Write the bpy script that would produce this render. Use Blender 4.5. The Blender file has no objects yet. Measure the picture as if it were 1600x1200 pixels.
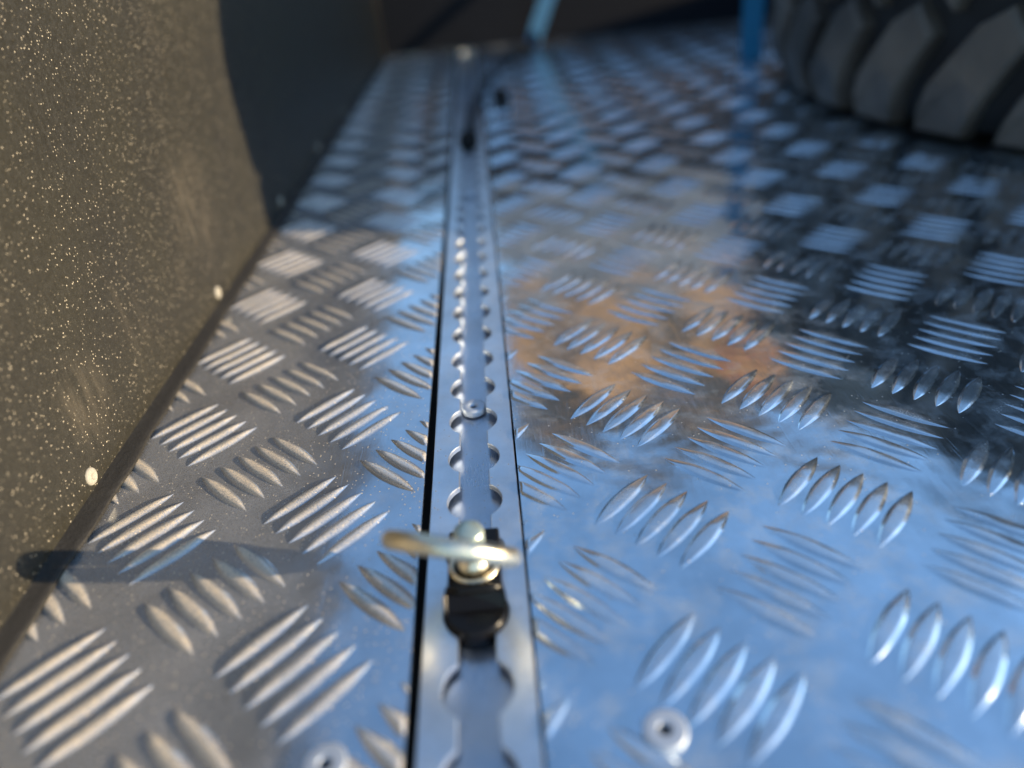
import bpy, bmesh, math, random
import numpy as np
from mathutils import Vector, Matrix

random.seed(4)
rng = np.random.default_rng(4)
C = bpy.context.scene.collection
SC = bpy.context.scene
MM = 0.001

# ------------------------------------------------------------------ camera
def cam_axes(p, y, r):
    f = Vector((math.sin(y)*math.cos(p), math.cos(y)*math.cos(p), -math.sin(p)))
    R = Vector((math.cos(y), -math.sin(y), 0)); U = R.cross(f)
    return math.cos(r)*R + math.sin(r)*U, -math.sin(r)*R + math.cos(r)*U, f
CR, CU, CF = cam_axes(math.radians(32.331), math.radians(0.125), math.radians(-5.675))
CAMP = Vector((17.24, -197.64, 173.23))
cd = bpy.data.cameras.new('camera'); cam = bpy.data.objects.new('camera', cd); C.objects.link(cam)
cam.matrix_world = Matrix(((CR.x, CU.x, -CF.x, CAMP.x*MM), (CR.y, CU.y, -CF.y, CAMP.y*MM), (CR.z, CU.z, -CF.z, CAMP.z*MM), (0, 0, 0, 1)))
cd.sensor_width = 36; cd.lens = 36*1118.06/1600
cd.clip_start = 0.01; cd.clip_end = 500
cd.dof.use_dof = True; cd.dof.focus_distance = 0.281; cd.dof.aperture_fstop = 3.1
cd.dof.aperture_blades = 0
SC.camera = cam

# ------------------------------------------------------------------ light
SUN_EL = math.radians(10.3)
SUN_AZ = math.radians(104.5)            # clockwise from +Y
w = bpy.data.worlds.new('World'); SC.world = w; w.use_nodes = True
nt = w.node_tree; nt.nodes.clear()
sky = nt.nodes.new('ShaderNodeTexSky'); sky.sky_type = 'NISHITA'; sky.sun_disc = False
sky.sun_elevation = SUN_EL; sky.sun_rotation = SUN_AZ; sky.air_density = 1.0; sky.dust_density = 0.15; sky.ozone_density = 2.3
bg = nt.nodes.new('ShaderNodeBackground'); bg.inputs['Strength'].default_value = 0.15
wo = nt.nodes.new('ShaderNodeOutputWorld')
nt.links.new(sky.outputs[0], bg.inputs[0]); nt.links.new(bg.outputs[0], wo.inputs[0])
sd = bpy.data.lights.new('sun', 'SUN'); sd.energy = 3.9; sd.angle = math.radians(0.5); sd.color = (1.0, 0.79, 0.52)
sun = bpy.data.objects.new('sun', sd); C.objects.link(sun)
to_sun = Vector((math.sin(SUN_AZ)*math.cos(SUN_EL), math.cos(SUN_AZ)*math.cos(SUN_EL), math.sin(SUN_EL)))
sun.rotation_euler = to_sun.to_track_quat('Z', 'Y').to_euler(); sun.location = (1.5, -0.5, 1.0)

SC.view_settings.view_transform = 'Standard'; SC.view_settings.look = 'None'
SC.view_settings.gamma = 1; SC.view_settings.exposure = 1.56; SC.view_settings.use_curve_mapping = False
SC.cycles.use_denoising = True
SC.cycles.max_bounces = 8; SC.cycles.glossy_bounces = 6; SC.cycles.caustics_reflective = True
SC.cycles.sample_clamp_indirect = 2.5; SC.cycles.blur_glossy = 0.3

# ------------------------------------------------------------------ materials
def mat(name, col=(.5, .5, .5), rough=.5, metal=0.0, spec=.5):
    m = bpy.data.materials.new(name); m.use_nodes = True
    b = m.node_tree.nodes['Principled BSDF']
    b.inputs['Base Color'].default_value = (*col, 1); b.inputs['Roughness'].default_value = rough
    b.inputs['Metallic'].default_value = metal; b.inputs['Specular IOR Level'].default_value = spec
    return m
class NT:
    def __init__(s, m): s.t = m.node_tree; s.b = s.t.nodes['Principled BSDF']
    def n(s, k, **kw):
        x = s.t.nodes.new(k)
        for a, v in kw.items():
            if a.startswith('i_'): x.inputs[a[2:].replace('_', ' ')].default_value = v
            else: setattr(x, a, v)
        return x
    def l(s, a, b): s.t.links.new(a, b)
    def coord(s, scale=(1, 1, 1), rot=(0, 0, 0)):
        tc = s.n('ShaderNodeTexCoord'); mp = s.n('ShaderNodeMapping')
        mp.inputs['Scale'].default_value = scale; mp.inputs['Rotation'].default_value = rot
        s.l(tc.outputs['Object'], mp.inputs[0]); return mp.outputs[0]
    def noise(s, co, scale, detail=3, rough=.5):
        x = s.n('ShaderNodeTexNoise'); x.inputs['Scale'].default_value = scale; x.inputs['Detail'].default_value = detail
        x.inputs['Roughness'].default_value = rough; s.l(co, x.inputs['Vector']); return x.outputs['Fac']
    def ramp(s, f, a, b, va=0., vb=1.):
        x = s.n('ShaderNodeMapRange'); x.inputs['From Min'].default_value = a; x.inputs['From Max'].default_value = b
        x.inputs['To Min'].default_value = va; x.inputs['To Max'].default_value = vb; s.l(f, x.inputs['Value']); return x.outputs[0]
    def math(s, op, a, b=None):
        x = s.n('ShaderNodeMath', operation=op)
        for k, v in ((0, a), (1, b)):
            if v is None: continue
            if isinstance(v, (int, float)): x.inputs[k].default_value = v
            else: s.l(v, x.inputs[k])
        return x.outputs[0]
    def mix(s, f, a, b):
        x = s.n('ShaderNodeMix', data_type='RGBA')
        if isinstance(f, (int, float)): x.inputs[0].default_value = f
        else: s.l(f, x.inputs[0])
        for k, v in ((6, a), (7, b)):
            if isinstance(v, tuple): x.inputs[k].default_value = (*v, 1)
            else: s.l(v, x.inputs[k])
        return x.outputs[2]
    def bump(s, h, strength, dist, normal=None):
        x = s.n('ShaderNodeBump'); x.inputs['Strength'].default_value = strength; x.inputs['Distance'].default_value = dist
        s.l(h, x.inputs['Height'])
        if normal is not None: s.l(normal, x.inputs['Normal'])
        return x.outputs[0]

def voro_specks(N, co, scale, keep, radius):
    """small round specks, one in a few cells; returns 0..1 mask"""
    v = N.n('ShaderNodeTexVoronoi'); v.inputs['Scale'].default_value = scale; N.l(co, v.inputs['Vector'])
    sep = N.n('ShaderNodeSeparateColor'); N.l(v.outputs['Color'], sep.inputs[0])
    on = N.math('GREATER_THAN', sep.outputs[0], 1-keep)
    near = N.ramp(v.outputs['Distance'], radius, radius*.6)
    return N.math('MULTIPLY', on, near), sep

def aluminium(name, base=(.80, .88, .95), dust_lo=.015, dust_hi=.3, rough0=.06, rough1=.17, grit=.02, barw=.12, dcol=(.40, .36, .31), bcol=(.40, .36, .31), wallside=0):
    m = mat(name, base, .2, 1.0); N = NT(m)
    co = N.coord()
    streak = N.noise(N.coord((1, .04, 1)), 2600, 2)
    blotch = N.noise(co, 26, 5, .62); fine = N.noise(co, 1900, 2, .7)
    r = N.ramp(blotch, .3, .72, rough0, rough1)
    r = N.math('ADD', r, N.ramp(streak, .3, .7, -.03, .04))
    att = N.n('ShaderNodeAttribute', attribute_name='bar')
    r2 = N.math('ADD', r, N.math('MULTIPLY', att.outputs['Fac'], .05))
    N.l(r2, N.b.inputs['Roughness'])
    smudge = N.ramp(N.noise(co, 61, 4, .7), .48, .78)
    dust = N.math('ADD', N.math('MULTIPLY', smudge, dust_hi), dust_lo)
    if wallside:
        sx = N.n('ShaderNodeSeparateXYZ'); N.l(co, sx.inputs[0])
        dust = N.math('ADD', dust, N.math('MULTIPLY', N.ramp(sx.outputs[0], -.045, -.085), wallside))
    dust = N.math('MULTIPLY', dust, N.ramp(fine, .35, .65, .45, 1.45))
    dust = N.math('ADD', dust, N.math('MULTIPLY', N.math('MULTIPLY', att.outputs['Fac'], N.ramp(fine, .36, .6, .3, 1)), barw))
    sp, sep = voro_specks(N, co, 900, grit, .34)
    dust = N.math('MAXIMUM', dust, N.math('MULTIPLY', sp, .95))
    cl = N.n('ShaderNodeClamp'); N.l(dust, cl.inputs[0])
    N.l(N.ramp(cl.outputs[0], 0, 1, 1., 0.), N.b.inputs['Metallic'])
    worn = N.mix(N.ramp(N.noise(co, 19, 6, .68), .38, .66), base, tuple(c*.74 for c in base))
    dc = N.mix(N.math('MAXIMUM', att.outputs['Fac'], sp), dcol, bcol)
    N.l(N.mix(cl.outputs[0], worn, dc), N.b.inputs['Base Color'])
    scr = N.noise(N.coord((1, .03, 1), (0, 0, .9)), 900, 2, .5); scr2 = N.noise(N.coord((1, .03, 1), (0, 0, -.5)), 700, 2, .5)
    sm = N.math('ADD', N.ramp(scr, .66, .72), N.ramp(scr2, .67, .72))
    h = N.math('ADD', N.math('ADD', N.math('MULTIPLY', streak, .5), N.math('MULTIPLY', fine, 1.0)), N.math('MULTIPLY', sm, -.9))
    nb = N.bump(h, .35, .00002)
    nb = N.bump(N.noise(co, 42, 2), .5, .0004, nb)
    N.l(nb, N.b.inputs['Normal'])
    return m

M = {}
M['plate'] = aluminium('checker_aluminium')
M['plate_left'] = aluminium('dusty_checker_aluminium', (.70, .73, .77), dust_lo=.035, dust_hi=.15, rough0=.08, rough1=.2, grit=.16, barw=.66, dcol=(.19, .145, .095), bcol=(.66, .54, .38), wallside=.27)  # brighter cream on the bars paints sunlight into their dust colour
M['rail'] = aluminium('rail_aluminium', (.84, .89, .94), .02, .16, .30, .40, .04)
M['rail_in'] = aluminium('rail_channel_aluminium', (.56, .61, .69), .06, .2, .26, .36, .14)  # darker than the rail to paint in shade inside the slot
M['screw'] = mat('screw_steel', (.50, .55, .62), .62, .6)
N = NT(M['screw']); N.l(N.bump(N.noise(N.coord(), 1200, 3), .4, .00006), N.b.inputs['Normal']); N.l(N.ramp(N.noise(N.coord(), 600, 4), .35, .7, .55, .68), N.b.inputs['Roughness'])
M['dark_hole'] = mat('hole_dark', (.01, .01, .01), .7)

def coat():
    m = mat('black_sprayed_coating', (.07, .062, .046), .5, 0, .5); N = NT(m); co = N.coord()
    n1 = N.noise(co, 520, 3, .7); n2 = N.noise(co, 1500, 2, .6)
    h = N.math('ADD', n1, N.math('MULTIPLY', n2, .5))
    nb = N.bump(h, .8, .0004)
    nb = N.bump(N.noise(co, 16, 2), .35, .003, nb)
    N.l(nb, N.b.inputs['Normal'])
    N.l(N.ramp(n1, .35, .7, .34, .6), N.b.inputs['Roughness'])
    sp, sep = voro_specks(N, co, 1050, .11, .33)  # pale specks put the rough coating's glints into its colour
    sp2, sep2 = voro_specks(N, co, 520, .04, .17)
    sp = N.math('MAXIMUM', sp, sp2)
    # pale scuffs dragged down the panel
    sc = N.noise(N.coord((1, 30, 6), (.35, 0, 0)), 1.9, 3, .6)
    sm = N.noise(co, 9, 3, .6)
    scf = N.math('MULTIPLY', N.ramp(sc, .58, .72), N.ramp(sm, .5, .64))
    def patch(c, r):
        vm = N.n('ShaderNodeVectorMath', operation='DISTANCE'); N.l(co, vm.inputs[0]); vm.inputs[1].default_value = [v*MM for v in c]
        return N.ramp(vm.outputs['Value'], r*MM, r*.45*MM)
    st = N.noise(N.coord((1, 9, 1.6), (.22, 0, 0)), 22, 3, .55)
    pm = N.math('MAXIMUM', patch((3, -242, 60), 38), N.math('MULTIPLY', patch((3, -398, 34), 22), .8))
    scf = N.math('MAXIMUM', N.math('MULTIPLY', scf, .6), N.math('MULTIPLY', pm, N.ramp(st, .38, .7)))
    base = N.mix(N.ramp(N.noise(co, 14, 4), .3, .7), (.020, .0185, .013), (.0165, .0155, .0125))
    c1 = N.mix(N.math('MULTIPLY', scf, .30), base, (.13, .11, .082))
    tint = N.mix(N.math('POWER', sep.outputs[1], 2.2), (.05, .044, .030), (.50, .44, .34))
    c2 = N.mix(sp, c1, tint)
    N.l(c2, N.b.inputs['Base Color'])
    return m
M['coat'] = coat()
def seamstuff():
    m = mat('black_sealant', (.014, .0125, .010), .6); N = NT(m); co = N.coord()
    N.l(N.bump(N.noise(co, 240, 4, .7), .8, .0008), N.b.inputs['Normal'])
    return m
M['seal'] = seamstuff()
M['panel'] = mat('black_panel', (.005, .006, .009), .6, 0, .12)
N = NT(M['panel']); N.l(N.bump(N.noise(N.coord(), 700, 3, .7), .4, .0002), N.b.inputs['Normal'])
M['rivet'] = mat('white_rivet', (.27, .255, .22), .8, 0, .15)
N = NT(M['rivet']); N.l(N.bump(N.noise(N.coord(), 900, 2), .3, .0001), N.b.inputs['Normal'])
M['black_plastic'] = mat('black_plastic', (.006, .0055, .0055), .25, 0, .22)
N = NT(M['black_plastic']); N.l(N.bump(N.noise(N.coord(), 800, 3), .25, .0001), N.b.inputs['Normal'])
M['zinc'] = mat('yellowed_zinc', (.84, .74, .52), .2, 1.0)
N = NT(M['zinc']); N.l(N.mix(N.noise(N.coord(), 200, 3), (.88, .74, .46), (.80, .77, .68)), N.b.inputs['Base Color'])
N.l(N.ramp(N.noise(N.coord(), 500, 3), .3, .7, .24, .42), N.b.inputs['Roughness'])
M['bolt_top'] = mat('greenish_bolt', (.52, .60, .50), .38, .75)
N = NT(M['bolt_top']); N.l(N.mix(N.noise(N.coord(), 300, 3), (.50, .60, .50), (.62, .66, .54)), N.b.inputs['Base Color'])
M['rubber'] = mat('tyre_rubber', (.030, .028, .026), .62)
N = NT(M['rubber']); co = N.coord()
N.l(N.mix(N.ramp(N.noise(co, 11, 4), .4, .7), (.046, .037, .030), (.125, .100, .076)), N.b.inputs['Base Color'])
N.l(N.bump(N.noise(co, 120, 4, .7), .7, .003), N.b.inputs['Normal'])
M['rubber_groove'] = mat('groove_rubber', (.008, .0075, .007), .8)
N = NT(M['rubber_groove']); N.l(N.bump(N.noise(N.coord(), 200, 3), .4, .0008), N.b.inputs['Normal'])
M['rim'] = mat('painted_steel_rim', (.10, .10, .10), .35, .6)
def webbing(name, a, b):
    m = mat(name, a, .7); N = NT(m)
    wv = N.n('ShaderNodeTexWave'); wv.inputs['Scale'].default_value = 220; N.l(N.coord(), wv.inputs['Vector'])
    N.l(N.mix(wv.outputs['Fac'], a, b), N.b.inputs['Base Color']); N.l(N.bump(wv.outputs['Fac'], .4, .0004), N.b.inputs['Normal'])
    return m
M['blue_web'] = webbing('blue_webbing', (.006, .13, .26), (.010, .20, .37))
M['sun_toned_web'] = webbing('blue_webbing_darkened_for_sun', (.004, .065, .15), (.006, .10, .21))  # same blue webbing, colour darkened to offset the sun on it
M['black_web'] = webbing('black_webbing', (.012, .012, .014), (.03, .03, .034))
M['house'] = mat('tan_render', (.50, .27, .13), .85)
N = NT(M['house']); N.l(N.mix(N.ramp(N.noise(N.coord(), 1.6, 6, .7), .38, .62), (.50, .27, .13), (.22, .14, .09)), N.b.inputs['Base Color'])
M['roof'] = mat('dark_roof', (.03, .03, .035), .8)
N = NT(M['roof']); N.l(N.mix(N.noise(N.coord(), 3, 4), (.02, .022, .028), (.05, .05, .055)), N.b.inputs['Base Color'])
M['red'] = mat('red_patch', (.30, .03, .035), .8)
M['slate'] = mat('grey_cladding', (.11, .13, .17), .8)
M['asphalt'] = mat('asphalt', (.05, .05, .05), .9)
N = NT(M['asphalt']); N.l(N.mix(N.noise(N.coord(), 30, 5), (.035, .035, .036), (.07, .068, .064)), N.b.inputs['Base Color'])

# ------------------------------------------------------------------ mesh helpers (millimetres in, metres out)
def link(name, me, m, parent=None, smooth=True, bevel=None):
    o = bpy.data.objects.new(name, me); C.objects.link(o)
    if m is not None: me.materials.append(m)
    if smooth: me.shade_smooth()
    if parent is not None: o.parent = parent; o.matrix_parent_inverse = parent.matrix_world.inverted() if False else Matrix.Identity(4)
    if bevel:
        b = o.modifiers.new('bevel', 'BEVEL'); b.width = bevel*MM; b.segments = 3; b.limit_method = 'ANGLE'; b.angle_limit = math.radians(35)
        if smooth: b.harden_normals = True
    return o
def from_arrays(name, V, F, m, parent=None, smooth=True, attr=None, origin=(0, 0, 0), bevel=None):
    V = (np.asarray(V, float) - np.asarray(origin))*MM
    me = bpy.data.meshes.new(name)
    me.from_pydata(V.tolist(), [], F if isinstance(F, list) else F.tolist())
    if attr is not None:
        a = me.attributes.new('bar', 'FLOAT', 'POINT'); a.data.foreach_set('value', np.asarray(attr, np.float32))
    me.update()
    return link(name, me, m, parent, smooth, bevel)
def from_bm(name, bm, m, parent=None, smooth=True, bevel=None, origin=(0, 0, 0)):
    bmesh.ops.translate(bm, verts=bm.verts, vec=-Vector(origin))
    bmesh.ops.scale(bm, verts=bm.verts, vec=(MM, MM, MM))
    bmesh.ops.recalc_face_normals(bm, faces=bm.faces)
    me = bpy.data.meshes.new(name); bm.to_mesh(me); bm.free()
    return link(name, me, m, parent, smooth, bevel)
def thing(name, loc, label, cat, group=None):
    o = bpy.data.objects.new(name, None); o.empty_display_size = .02; C.objects.link(o)
    o.location = Vector(loc)*MM; tag(o, label, cat, group); return o
def tag(o, label, cat, group=None, kind=None):
    if label: o['label'] = label
    if cat: o['category'] = cat
    if group: o['group'] = group
    if kind: o['kind'] = kind
    return o
def box(bm, x0, x1, y0, y1, z0, z1):
    v = [bm.verts.new((x, y, z)) for z in (z0, z1) for x, y in ((x0, y0), (x1, y0), (x1, y1), (x0, y1))]
    for f in ((3, 2, 1, 0), (4, 5, 6, 7), (0, 1, 5, 4), (1, 2, 6, 5), (2, 3, 7, 6), (3, 0, 4, 7)): bm.faces.new([v[i] for i in f])
def lathe(bm, prof, seg=48, c=(0, 0), cap=True):
    rings = []
    for r, z in prof:
        if r < 1e-6: rings.append([bm.verts.new((c[0], c[1], z))])
        else: rings.append([bm.verts.new((c[0]+r*math.cos(2*math.pi*k/seg), c[1]+r*math.sin(2*math.pi*k/seg), z)) for k in range(seg)])
    for a, b in zip(rings, rings[1:]):
        for k in range(seg):
            k2 = (k+1) % seg
            if len(a) == 1 and len(b) == 1: continue
            if len(a) == 1: bm.faces.new((a[0], b[k], b[k2]))
            elif len(b) == 1: bm.faces.new((a[k], b[0], a[k2]))
            else: bm.faces.new((a[k], b[k], b[k2], a[k2]))
def tube(bm, pts, rad, seg=20, closed=False):
    pts = [Vector(p) for p in pts]; n = len(pts); rings = []; up = None
    for i in range(n):
        a = pts[(i-1) % n] if closed or i else pts[0]; b = pts[(i+1) % n] if closed or i < n-1 else pts[-1]
        t = (b-a).normalized()
        if up is None:
            up = t.orthogonal().normalized()
        up = (up - t*up.dot(t)).normalized(); s = t.cross(up)
        r = rad[i] if isinstance(rad, (list, tuple)) else rad
        rings.append([bm.verts.new(pts[i]+r*(math.cos(2*math.pi*k/seg)*up+math.sin(2*math.pi*k/seg)*s)) for k in range(seg)])
    for i in range(n if closed else n-1):
        a, b = rings[i], rings[(i+1) % n]
        for k in range(seg): bm.faces.new((a[k], a[(k+1) % seg], b[(k+1) % seg], b[k]))
    if not closed:
        bm.faces.new(rings[0]); bm.faces.new(rings[-1])
def ribbon(bm, pts, width_dir, w, t):
    """flat strap along pts"""
    pts = [Vector(p) for p in pts]; wd = Vector(width_dir).normalized(); R = []
    for i, p in enumerate(pts):
        d = (pts[min(i+1, len(pts)-1)]-pts[max(i-1, 0)]).normalized(); nrm = d.cross(wd).normalized()
        R.append([bm.verts.new(p+wd*a*w/2+nrm*b*t/2) for a, b in ((-1, -1), (1, -1), (1, 1), (-1, 1))])
    for a, b in zip(R, R[1:]):
        for k in range(4): bm.faces.new((a[k], a[(k+1) % 4], b[(k+1) % 4], b[k]))
    bm.faces.new(R[0]); bm.faces.new(R[-1])

# ------------------------------------------------------------------ ground and far building
bm = bmesh.new(); box(bm, -90000, 90000, -90000, 90000, -760, -750)
tag(from_bm('ground', bm, M['asphalt'], smooth=False), 'dark asphalt ground far below the cargo tray', None, kind='structure')

# ------------------------------------------------------------------ checker plate
PITCH = 44.686; BAR = 33.145
ANG_R = math.radians(-44.554); O_R = (95.386, 13.251)
ANG_L = math.radians(-44.289); O_L = (-53.813, -0.769)
def und(x, y, ang, o):
    """slight unevenness of the rolled sheet"""
    ca, sa = math.cos(ang), math.sin(ang)
    dx, dy = x-o[0], y-o[1]; i = (dx*ca+dy*sa)/PITCH; j = (-dx*sa+dy*ca)/PITCH
    z = .045*np.cos(2*np.pi*i)*1.0 + .045*np.cos(2*np.pi*j)
    z = z + .12*np.cos(np.pi*(i+j))*np.cos(np.pi*(i-j)) + (.034 if ang == ANG_R else .02)*np.sin(x/2.3+2*np.sin(y/7.1))*np.sin(y/2.7+1.7*np.sin(x/5.9))
    z = z + .10*np.sin(x/23.1+1.3*np.sin(y/31.))*np.sin(y/27.7+.8) + .16*np.sin(x/61.+y/83.+.4) + .05*np.sin(x/11.3-y/14.9)
    return z
def axis(a, b, marks, fine, coarse, lo, hi):
    out = [a]; x = a
    while x < b-1e-6:
        x += fine if lo <= x < hi else coarse
        out.append(min(x, b))
    return np.array(out)
def make_plate(name, x0, x1, y0, y1, ang, o, m, label, parent_loc):
    xs = axis(x0, x1, None, 2.6, 16, -150, 330); ys = axis(y0, y1, None, 2.6, 16, -175, 420)
    X, Y = np.meshgrid(xs, ys); Z = und(X, Y, ang, o)
    edge = np.minimum(X-x0, x1-X); Z = Z*np.clip(edge/14, 0, 1)
    nx, ny = len(xs), len(ys)
    V = [np.stack([X.ravel(), Y.ravel(), Z.ravel()], 1)]; A = [np.zeros(nx*ny)]
    ii, jj = np.meshgrid(np.arange(nx-1), np.arange(ny-1)); k = (jj*nx+ii).ravel()
    F = [np.stack([k, k+1, k+nx+1, k+nx], 1)]; base = nx*ny
    u = np.array([math.cos(ang), math.sin(ang)]); v = np.array([-math.sin(ang), math.cos(ang)])
    sN = np.array([-1.12, -1.05, -1, -.9, -.78, -.69, -.63, -.5, -.25, 0, .25, .5, .63, .69, .78, .9, 1, 1.05, 1.12]); tN = np.linspace(-1, 1, 29)
    sF = np.array([-1.1, -.9, -.6, 0, .6, .9, 1.1]); tF = np.linspace(-1, 1, 9)
    edge_bars = []
    R = 45
    for i in range(-R, R):
        for j in range(-R, R):
            c = np.array(o)+PITCH*(i*u+j*v)
            if not (x0-26 < c[0] < x1+26 and y0 < c[1] < y1-18): continue
            isU = (i+j) % 2 == 0
            if ang == ANG_L: isU = not isU
            d, n = (u, v) if isU else (v, u)
            near = c[1] < 420 and c[0] < 420 and c[1] > -190
            S, T = (sN, tN) if near else (sF, tF)
            for q in range(-2, 3):
                if not near and c[1] > 900 and False: continue
                L = BAR/2*(1+rng.uniform(-.012, .012)); W = 3.05*(1+rng.uniform(-.03, .03)); H = (.79 if ang == ANG_R else 1.0)*(1+rng.uniform(-.06, .06))
                cc = c+n*8.1*q
                if cc[0]-18 > x1 or cc[0]+18 < x0: continue
                tt, ss = np.meshgrid(T, S, indexing='ij')
                wd = W*(1-tt**2)**.92+.02
                wob = .05*np.sin(tt*7+q+i)
                a = np.abs(ss); e = np.clip((1.06-a)/(1.06-(.66 if ang == ANG_R else .30)), 0, 1)
                prof = (np.where(e < .08, e*e*6.25+.0, np.minimum(e, 1))*1.0 if ang == ANG_R else e*e*(3-2*e))*(1-(.22 if ang == ANG_R else .1)*a*a)
                hl = np.clip((1-tt**2)/.85, 0, 1) if ang == ANG_R else np.clip((1-tt**2)/.62, 0, 1)
                if ang != ANG_R: hl = hl*(1.35-.35*hl)
                hgt = H*prof*hl*(1+.05*np.sin(tt*5+j*1.7+q)*np.cos(ss*2+i))
                P = cc[None, None, :]+d*(tt*L)[..., None]+n*(ss*wd+wob*(a < 1))[..., None]
                ex = np.clip(np.minimum(P[..., 0]-x0, x1-P[..., 0])/14, 0, 1)
                z = und(P[..., 0], P[..., 1], ang, o)*ex+hgt-.015
                z = np.where(a > 1.05, z-.05, z)
                # cut at the sheet's edges: slide points back along x
                if P[..., 0].max() > x1-.05 or P[..., 0].min() < x0+.05:
                    px = P[..., 0]; over = px > x1; under = px < x0
                    outside = over | under
                    P[..., 0] = np.clip(px, x0, x1); z = np.where(outside, -.6, z)
                ns, ntt = len(S), len(T)
                V.append(np.stack([P[..., 0].ravel(), P[..., 1].ravel(), z.ravel()], 1)); A.append((prof*hl).ravel())
                a2, b2 = np.meshgrid(np.arange(ns-1), np.arange(ntt-1)); kk = (b2*ns+a2).ravel()+base
                ff = np.stack([kk, kk+1, kk+ns+1, kk+ns], 1)
                if (d[0]*n[1]-d[1]*n[0]) > 0: ff = ff[:, ::-1]
                F.append(ff); base += ns*ntt
    V = np.concatenate(V); F = np.concatenate(F); A = np.concatenate(A)
    # sheet edge faces going down along the long sides
    for col, flip in ((0, 1), (nx-1, 0)):
        top = np.arange(ny)*nx+col
        b = V[top].copy(); b[:, 2] = -2.6; t2 = V[top].copy(); t2[:, 2] -= .02; top = np.arange(ny)+len(V); idx = np.arange(ny)+len(V)+ny
        V = np.concatenate([V, t2, b]); A = np.concatenate([A, np.zeros(2*ny)])
        e = np.stack([top[:-1], top[1:], idx[1:], idx[:-1]], 1)
        if flip: e = e[:, ::-1]
        F = np.concatenate([F, e[:, ::-1]])
    me = bpy.data.meshes.new(name)
    V = V*MM
    me.vertices.add(len(V)); me.vertices.foreach_set('co', V.astype(np.float32).ravel())
    me.loops.add(F.size); me.loops.foreach_set('vertex_index', F.astype(np.int32).ravel())
    me.polygons.add(len(F)); me.polygons.foreach_set('loop_start', (np.arange(len(F))*4).astype(np.int32))
    a = me.attributes.new('bar', 'FLOAT', 'POINT'); a.data.foreach_set('value', A.astype(np.float32))
    me.update(calc_edges=True); me.validate()
    ob = link(name, me, m)
    return tag(ob, label, 'floor plate')

XL0, XL1 = -147.0, -19.0
plateR = make_plate('checker_plate', 16.7, 1205, -320, 1205, ANG_R, O_R, M['plate'],
    'wide bright aluminium five-bar checker plate, right of the slotted rail and under the tyre', None)
plateL = make_plate('checker_plate', XL0, XL1, -320, 1205, ANG_L, O_L, M['plate_left'],
    'narrow dusty sunlit checker plate strip between the black side panel and the slotted rail', None)
# dark underside tray under the joints
bm = bmesh.new(); box(bm, -260, 1320, -330, 1330, -40, -14)
tag(from_bm('tray_base', bm, M['dark_hole'], smooth=False), 'black tray base showing only in the gap beside the rail', None, kind='structure')

def screw(parent, x, y, z, R, hgt, name='screw', flat=False):
    bm = bmesh.new()
    prof = [(0, z-.6)]
    # hex-like socket then domed ring
    rs = R*.34
    P = [(0, z-hgt*.1), (rs*.97, z-hgt*.1), (rs, z+hgt*.97), (rs*1.12, z+hgt)]
    for k in range(1, 9):
        t = k/8; r = rs*1.12+(R-rs*1.12)*math.sin(t*math.pi/2) if not flat else rs*1.12+(R-rs*1.12)*t
        P.append((r, z+hgt*(math.cos(t*math.pi/2)**.8 if not flat else (1-.05*t*t if t < .9 else .86))))
    P.append((R, z-.4))
    lathe(bm, P, 36, (x, y))
    o = from_bm(name, bm, M['screw'], parent)
    bm = bmesh.new(); lathe(bm, [(0, z-hgt*.06), (rs*.96, z-hgt*.06)], 6, (x, y))
    from_bm('socket', bm, M['dark_hole'], o, smooth=False)
    return o
screw(plateR, 47.2, -94, .05, 5.6, 1.25, flat=True)
screw(plateL, -38.7, -94, .05, 5.6, 1.25, flat=True)

# ------------------------------------------------------------------ slotted rail
rail = thing('slotted_rail', (0, 500, 0), 'long silver cargo rail with keyhole slots running away between the two floor plates', 'cargo rail')
def rail_top():
    y0, y1 = -260.0, 1188.0
    pitch, R, sl = 25.4, 10.0, 5.55
    ys = [y0]; k0 = int(y0//pitch)-1
    for k in range(k0, int(y1//pitch)+2):
        for a in np.linspace(-1, 1, 31): ys.append(k*pitch+R*math.sin(a*math.pi/2))
        for a in (-8.31, 8.31): ys.append(k*pitch+a)
    ys = np.unique(np.round([y for y in ys if y0 <= y <= y1], 3))
    dy = (ys+pitch/2) % pitch-pitch/2
    inn = np.maximum(sl, np.sqrt(np.maximum(R*R-dy*dy, 0)))
    # normals of the contour for the small chamfer
    V = []; F = []
    for side in (-1, 1):
        b = len(V)//1
        cols = [(lambda i: 15.95, -3.), (lambda i: 15.95, -.25), (lambda i: 15.75, 0), (lambda i: inn[i]+.28, 0), (lambda i: inn[i]+.07, -.08), (lambda i: inn[i], -.28), (lambda i: inn[i], -2.3), (lambda i: 15.9, -2.3)]
        nc = len(cols)
        for i, y in enumerate(ys):
            for fx, z in cols: V.append((side*fx(i), y, z))
        for i in range(len(ys)-1):
            for c in range(nc-1):
                q = [b+i*nc+c, b+i*nc+c+1, b+(i+1)*nc+c+1, b+(i+1)*nc+c]
                F.append(q if side > 0 else q[::-1])
    o = from_arrays('rail_top', V, F, M['rail'], rail, smooth=False, origin=(0, 500, 0))
    # keep edges crisp
    me = o.data
    at = me.attributes.new('sharp_edge', 'BOOLEAN', 'EDGE')
    for e in me.edges:
        a, c = e.vertices
        za, zc = V[a][2], V[c][2]
        if abs(za-zc) < 1e-6 and za in (-2.3, -.28, -.25): at.data[e.index].value = True
    return o
rail_top()
bm = bmesh.new()
pr = [(-15.9, -2.45), (-15.9, -9), (15.9, -9), (15.9, -2.45), (13.2, -2.45), (13.2, -4.7), (-13.2, -4.7), (-13.2, -2.45)]
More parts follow.
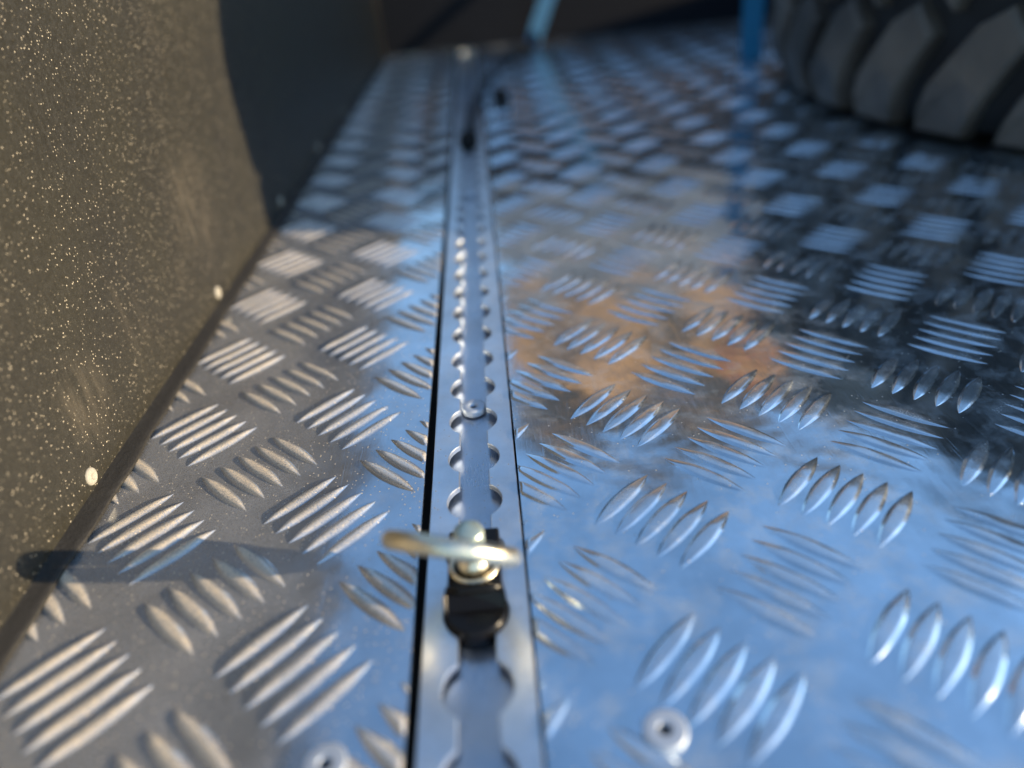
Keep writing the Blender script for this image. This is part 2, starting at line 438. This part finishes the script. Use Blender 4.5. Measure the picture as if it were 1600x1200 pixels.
r0 = [bm.verts.new((x, -260, z)) for x, z in pr]; r1 = [bm.verts.new((x, 1188, z)) for x, z in pr]
for k in range(8): bm.faces.new((r0[k], r0[(k+1) % 8], r1[(k+1) % 8], r1[k]))
from_bm('rail_channel', bm, M['rail_in'], rail, smooth=False, origin=(0, 500, 0))
def rail_screw(y):
    bm = bmesh.new()
    P = [(0, -2.6), (1.7, -2.6), (1.8, -1.3), (2.1, -1.2), (4.7, -1.0), (5.25, -1.35), (5.3, -3.9)]
    lathe(bm, P, 40, (0, y)); o = from_bm('screw', bm, M['screw'], rail, origin=(0, 500, 0))
    bm = bmesh.new(); lathe(bm, [(0, -2.5), (1.7, -2.5)], 6, (0, y)); from_bm('socket', bm, M['dark_hole'], o, smooth=False, origin=(0, 500, 0))
for y in (63.5, 368.3): rail_screw(y)

# ------------------------------------------------------------------ side panels
def hbox(name, m, x0, x1, y0, y1, z0, z1, parent=None, bevel=None, origin=(0, 0, 0)):
    bm = bmesh.new(); box(bm, x0, x1, y0, y1, z0, z1)
    return from_bm(name, bm, m, parent, smooth=False, bevel=bevel, origin=origin)
left = thing('side_panel', (-150, 440, 0), 'black spray-coated upright side panel, sunlit near the camera, left of the floor', 'side panel')
og = (-150, 440, 0)
hbox('panel_face', M['coat'], -156, -147.2, -320, 1205, .6, 275, left, 1.2, og)
# folded foot strip with an uneven edge
ys = np.arange(-320, 1206, 2.0); V = []; F = []
for i, y in enumerate(ys):
    wv = .45*math.sin(y/17.)+.35*math.sin(y/6.1+1)+.3*math.sin(y/43.)
    for x, z in ((-147.4, 4.6), (-146.0, 4.0+.2*wv), (-142.6+.3*wv, 3.1), (-140.6+wv, 2.5), (-139.9+wv, 1.7), (-140.6+wv, .75), (-144, .7)): V.append((x, y, z))
for i in range(len(ys)-1):
    for c in range(6): F.append([i*7+c, (i+1)*7+c, (i+1)*7+c+1, i*7+c+1][::-1])
from_arrays('foot_strip', V, F, M['seal'], left, origin=og)
for y in (-141.7, 25.2, 192.1, 360, 527, 694, 861):
    bm = bmesh.new(); P = [(0, .9), (1.0, .8), (1.15, 1.15), (2.2, 1.2), (3.2, .75), (3.55, .2), (3.55, -.6)]
    lathe(bm, P, 28)
    bmesh.ops.rotate(bm, verts=bm.verts, matrix=Matrix.Rotation(math.radians(90), 3, 'Y'))
    bmesh.ops.translate(bm, verts=bm.verts, vec=(-147.15, y, 9.5))
    from_bm('rivet', bm, M['rivet'], left, origin=og)
hb = hbox('head_panel', M['panel'], -156, 1212, 1206, 1214, .6, 275, None, 1.2)
tag(hb, 'plain black head panel standing across the far end of the floor', 'end panel')
rb = hbox('side_panel', M['panel'], 1206, 1214, -320, 1205, .6, 196, None, 1.2)
tag(rb, 'low black side panel beyond the tyre on the far right of the floor', 'side panel')

# ------------------------------------------------------------------ rail stud fitting
FY = -36.0
def fitting(Y, label, full=True):
    t = thing('stud_fitting', (0, Y, 0), label, 'rail fitting'); og = (0, Y, 0)
    # base body lying along the slot
    bm = bmesh.new(); outline = [(-8.2, Y-10.5), (8.2, Y-10.5), (8.2, Y+17), (-8.2, Y+17)]
    box(bm, -8.4, 8.4, Y-11, Y+16.0, .1, 5.2)
    from_bm('base', bm, M['black_plastic'], t, smooth=False, bevel=.9, origin=og)
    # locking plunger dropped into the round hole
    PY = Y-15.0; bm = bmesh.new(); n = 40
    prof = []
    for k in range(n+1):
        a = math.pi+math.pi*k/n; prof.append((9.5*math.cos(a), PY+9.5*math.sin(a)))
    prof += [(9.5, PY+1.0), (8.6, PY+6.0), (-8.6, PY+6.0), (-9.5, PY+1.0)]
    bot = [bm.verts.new((x, y, -3.7)) for x, y in prof]; top = [bm.verts.new((x, y, 2.2 if y < PY+.8 else 6.8)) for x, y in prof]
    m_ = len(prof)
    for k in range(m_): bm.faces.new((bot[k], bot[(k+1) % m_], top[(k+1) % m_], top[k]))
    # front lower shelf and upper ridge
    bm.faces.new(top)
    from_bm('locking_plunger', bm, M['black_plastic'], t, smooth=False, bevel=.7, origin=og)
    bm = bmesh.new(); tube(bm, [(-8.6, PY+4.2, 5.9), (-4, PY+3.6, 6.5), (4, PY+3.6, 6.7), (8.6, PY+4.2, 6.2)], [1.2, 1.5, 1.5, 1.2], 14)
    from_bm('finger_ridge', bm, M['black_plastic'], t, origin=og)
    # washer, collar, stem, bolt head
    if not full: return t
    bm = bmesh.new()
    P = [(4.2, 3.4), (7.2, 3.4), (8.1, 3.9), (8.35, 4.7), (8.1, 5.5), (7.3, 5.9), (6.6, 5.6), (6.3, 5.0), (4.2, 5.0), (4.2, 3.4)]
    lathe(bm, P, 48, (0, Y)); from_bm('washer', bm, M['zinc'], t, origin=og)
    bm = bmesh.new()
    P = [(0, 5.0), (5.0, 5.0), (5.4, 5.6), (5.3, 7.4), (4.6, 8.4), (3.9, 9.2), (3.7, 10.5), (3.7, 14.2), (4.2, 15.0), (0, 15.0)]
    lathe(bm, P, 40, (0, Y)); from_bm('stem', bm, M['zinc'], t, origin=og)
    bm = bmesh.new()
    P = [(0, 14.6), (4.2, 14.6), (4.7, 15.1), (4.75, 18.9), (4.45, 19.8), (3.8, 20.2), (0, 20.5)]
    lathe(bm, P, 48, (-.2, Y)); from_bm('bolt_head', bm, M['bolt_top'], t, origin=og)
    return t
fit1 = fitting(FY, 'near rail fitting of black plastic with a brassy bolt, holding the tilted metal ring')
# ring through the stem, leaning up towards the camera
u_ = Vector((38.3, -10.4, -2.6)).normalized(); v_ = Vector((-.099, .708, -.700)); v_ = (v_-u_*u_.dot(v_)).normalized()
RC = Vector((-4.4, -48.3, 25.2)); RR = 17.4
pts = [RC+RR*(math.cos(a)*u_+math.sin(a)*v_) for a in np.linspace(0, 2*math.pi, 96, endpoint=False)]
bm = bmesh.new(); tube(bm, pts, 2.85, 22, closed=True)
ringo = from_bm('metal_ring', bm, M['zinc'], None, origin=tuple(RC)); ringo.location = RC*MM
tag(ringo, 'shiny brass-toned round metal ring threaded on the near rail fitting', 'ring')
for o in fit1.children: pass
fit2 = fitting(535, 'far blurred black rail fitting with the black tie-down strap hooked to it', full=False)

# ------------------------------------------------------------------ tie-down straps
bm = bmesh.new()
ribbon(bm, [(0, 531, 9), (2, 560, 12), (6, 620, 10), (10, 690, 7), (16, 770, 5), (28, 860, 5), (46, 940, 5), (66, 1010, 5)], (1, -.15, .15), 8, 2.4)
o = from_bm('strap', bm, M['black_web'], None, smooth=False); tag(o, 'slack black strap lying along the floor from the far rail fitting', 'strap')
bk = thing('ratchet_buckle', (48, 690, 0), 'small blurred ratchet buckle lying on the plate right of the far rail fitting', 'buckle')
ogb = (48, 690, 0)
hbox('side_plate', M['screw'], 27, 29, 655, 705, .9, 12, bk, .8, ogb); hbox('side_plate', M['screw'], 48, 50, 655, 705, .9, 12, bk, .8, ogb)
bm = bmesh.new(); tube(bm, [(25, 685, 8), (52, 685, 8)], 4.5, 18); from_bm('spool', bm, M['black_plastic'], bk, origin=ogb)
hbox('lever', M['black_plastic'], 30, 47, 695, 730, 9, 12, bk, 1.5, ogb)
bm = bmesh.new()
ribbon(bm, [(112, 1128, 6), (122, 1136, 30), (140, 1150, 66), (164, 1166, 110), (196, 1185, 170), (226, 1200, 232), (232, 1211, 277), (230, 1240, 272)], (1, -.1, -.4), 25, 2.2)
o = from_bm('strap', bm, M['sun_toned_web'], None, smooth=False); tag(o, 'bright blue webbing strap rising over the head panel at the far end', 'strap', None)
hk = bmesh.new(); tube(hk, [(58, 1015, 5), (80, 1050, 5), (100, 1090, 6), (110, 1118, 7), (118, 1128, 14), (112, 1136, 20)], 5, 14)
o = from_bm('strap_hook', hk, M['black_plastic'], None); tag(o, 'black strap hook between the slack black strap and the blue one', 'hook')
bm = bmesh.new()
ribbon(bm, [(384, 830, 2), (376, 812, 3), (372, 806, 30), (369, 800, 90), (366, 792, 180), (364, 786, 290), (380, 760, 318), (440, 700, 320)], (1, -.35, 0), 26, 2.4)
o = from_bm('strap', bm, M['blue_web'], None, smooth=False); tag(o, 'blue webbing strap hanging down beside the left edge of the tyre', 'strap')

# ------------------------------------------------------------------ spare tyre lying flat
TC = (748, 525, 0); TH = 300.0; TR = 428.0
ty = thing('tyre', TC, 'big off-road tyre with chunky angled tread blocks lying flat on the checker plate', 'tyre')
bm = bmesh.new()
P = [(225, 262), (232, 285), (262, 297), (320, 303), (368, 300), (395, 286), (409, 262), (413, 220), (414, 150), (413, 80), (409, 38), (395, 14), (368, 3), (320, .9), (262, 5), (232, 18), (225, 38)]
lathe(bm, [(r, z) for r, z in P], 128); 
from_bm('carcass', bm, M['rubber_groove'], ty)
def rad_at(z):
    """outer radius of the block tops at height z"""
    e = min(z, TH-z)
    if e > 60: return TR
    return TR-30*((60-e)/60)**2.2
def block(bm, poly, depth=17, inset=3.0):
    """poly in (arc mm, z mm) on the tread, wraps round the tyre"""
    cx = sum(p[0] for p in poly)/len(poly); cz = sum(p[1] for p in poly)/len(poly)
    def dens(pl):
        out = []
        for a, b in zip(pl, pl[1:]+pl[:1]):
            n = max(1, int(math.hypot(b[0]-a[0], b[1]-a[1])/16))
            for k in range(n): out.append((a[0]+(b[0]-a[0])*k/n, a[1]+(b[1]-a[1])*k/n))
        return out
    pl = dens(poly)
    def P3(s, z, off):
        a = s/TR; r = rad_at(z)+off; return (-r*math.cos(a), -r*math.sin(a), z)
    lo = [bm.verts.new(P3(s, z, -depth)) for s, z in pl]
    mid = [bm.verts.new(P3(s+(cx-s)*.03, z+(cz-z)*.03, -3.5)) for s, z in pl]
    hi = [bm.verts.new(P3(s+(cx-s)*.12, z+(cz-z)*.08, 0)) for s, z in pl]
    ce = bm.verts.new(P3(cx, cz, .5)); n = len(pl)
    for A, B in ((lo, mid), (mid, hi)):
        for k in range(n): bm.faces.new((A[k], A[(k+1) % n], B[(k+1) % n], B[k]))
    for k in range(n): bm.faces.new((hi[k], hi[(k+1) % n], ce))
bm = bmesh.new(); NB = 38; per = 2*math.pi*TR/NB
for k in range(NB):
    s = k*per
    block(bm, [(s, 6), (s+per*.66, 6), (s+per*.96, 42), (s+per*1.30, 82), (s+per*1.06, 104), (s+per*.78, 92), (s+per*.30, 46)])
    block(bm, [(s+per*1.02, 128), (s+per*1.26, 112), (s+per*1.48, 96), (s+per*1.60, 130), (s+per*1.46, 166), (s+per*1.14, 176)])
    s2 = s+per*.4
    block(bm, [(s2, TH-6), (s2+per*.74, TH-6), (s2+per*1.02, TH-42), (s2+per*1.38, TH-84), (s2+per*1.10, TH-104), (s2+per*.78, TH-92), (s2+per*.30, TH-46)])
from_bm('tread_blocks', bm, M['rubber'], ty, smooth=False)
bm = bmesh.new(); lathe(bm, [(228, 262), (215, 272), (208, 250), (205, 180), (190, 165), (120, 172), (60, 190), (34, 190), (34, 150), (120, 140), (200, 120), (208, 40), (228, 30)], 96)
from_bm('rim', bm, M['rim'], ty)

# ------------------------------------------------------------------ building that the plates mirror
hs = thing('house', (3800, 7600, -750), 'tan sunlit house beyond the tray, seen only as an orange reflection in the floor', 'house'); ogh = (3800, 7600, -750)
hbox('lower_wall', M['slate'], 0, 5200, 7000, 11000, -750, 3350, hs, None, ogh)
hbox('upper_wall', M['house'], 20, 5180, 7020, 10980, 3350, 4600, hs, None, ogh)
for wx in (520, 1750, 3300):  # dark panels added to break up the orange mirrored in the plates
    hbox('dark_facade_patch', M['roof'], wx, wx+420, 7000, 7060, 3560, 4250, hs, None, ogh)
hbox('red_facade_patch', M['red'], 2680, 2860, 6930, 7018, 4180, 4420, hs, None, ogh)  # red block added for a reddish spot mirrored in the floor
hbox('roof', M['roof'], -60, 5300, 6940, 11100, 4600, 5620, hs, None, ogh)
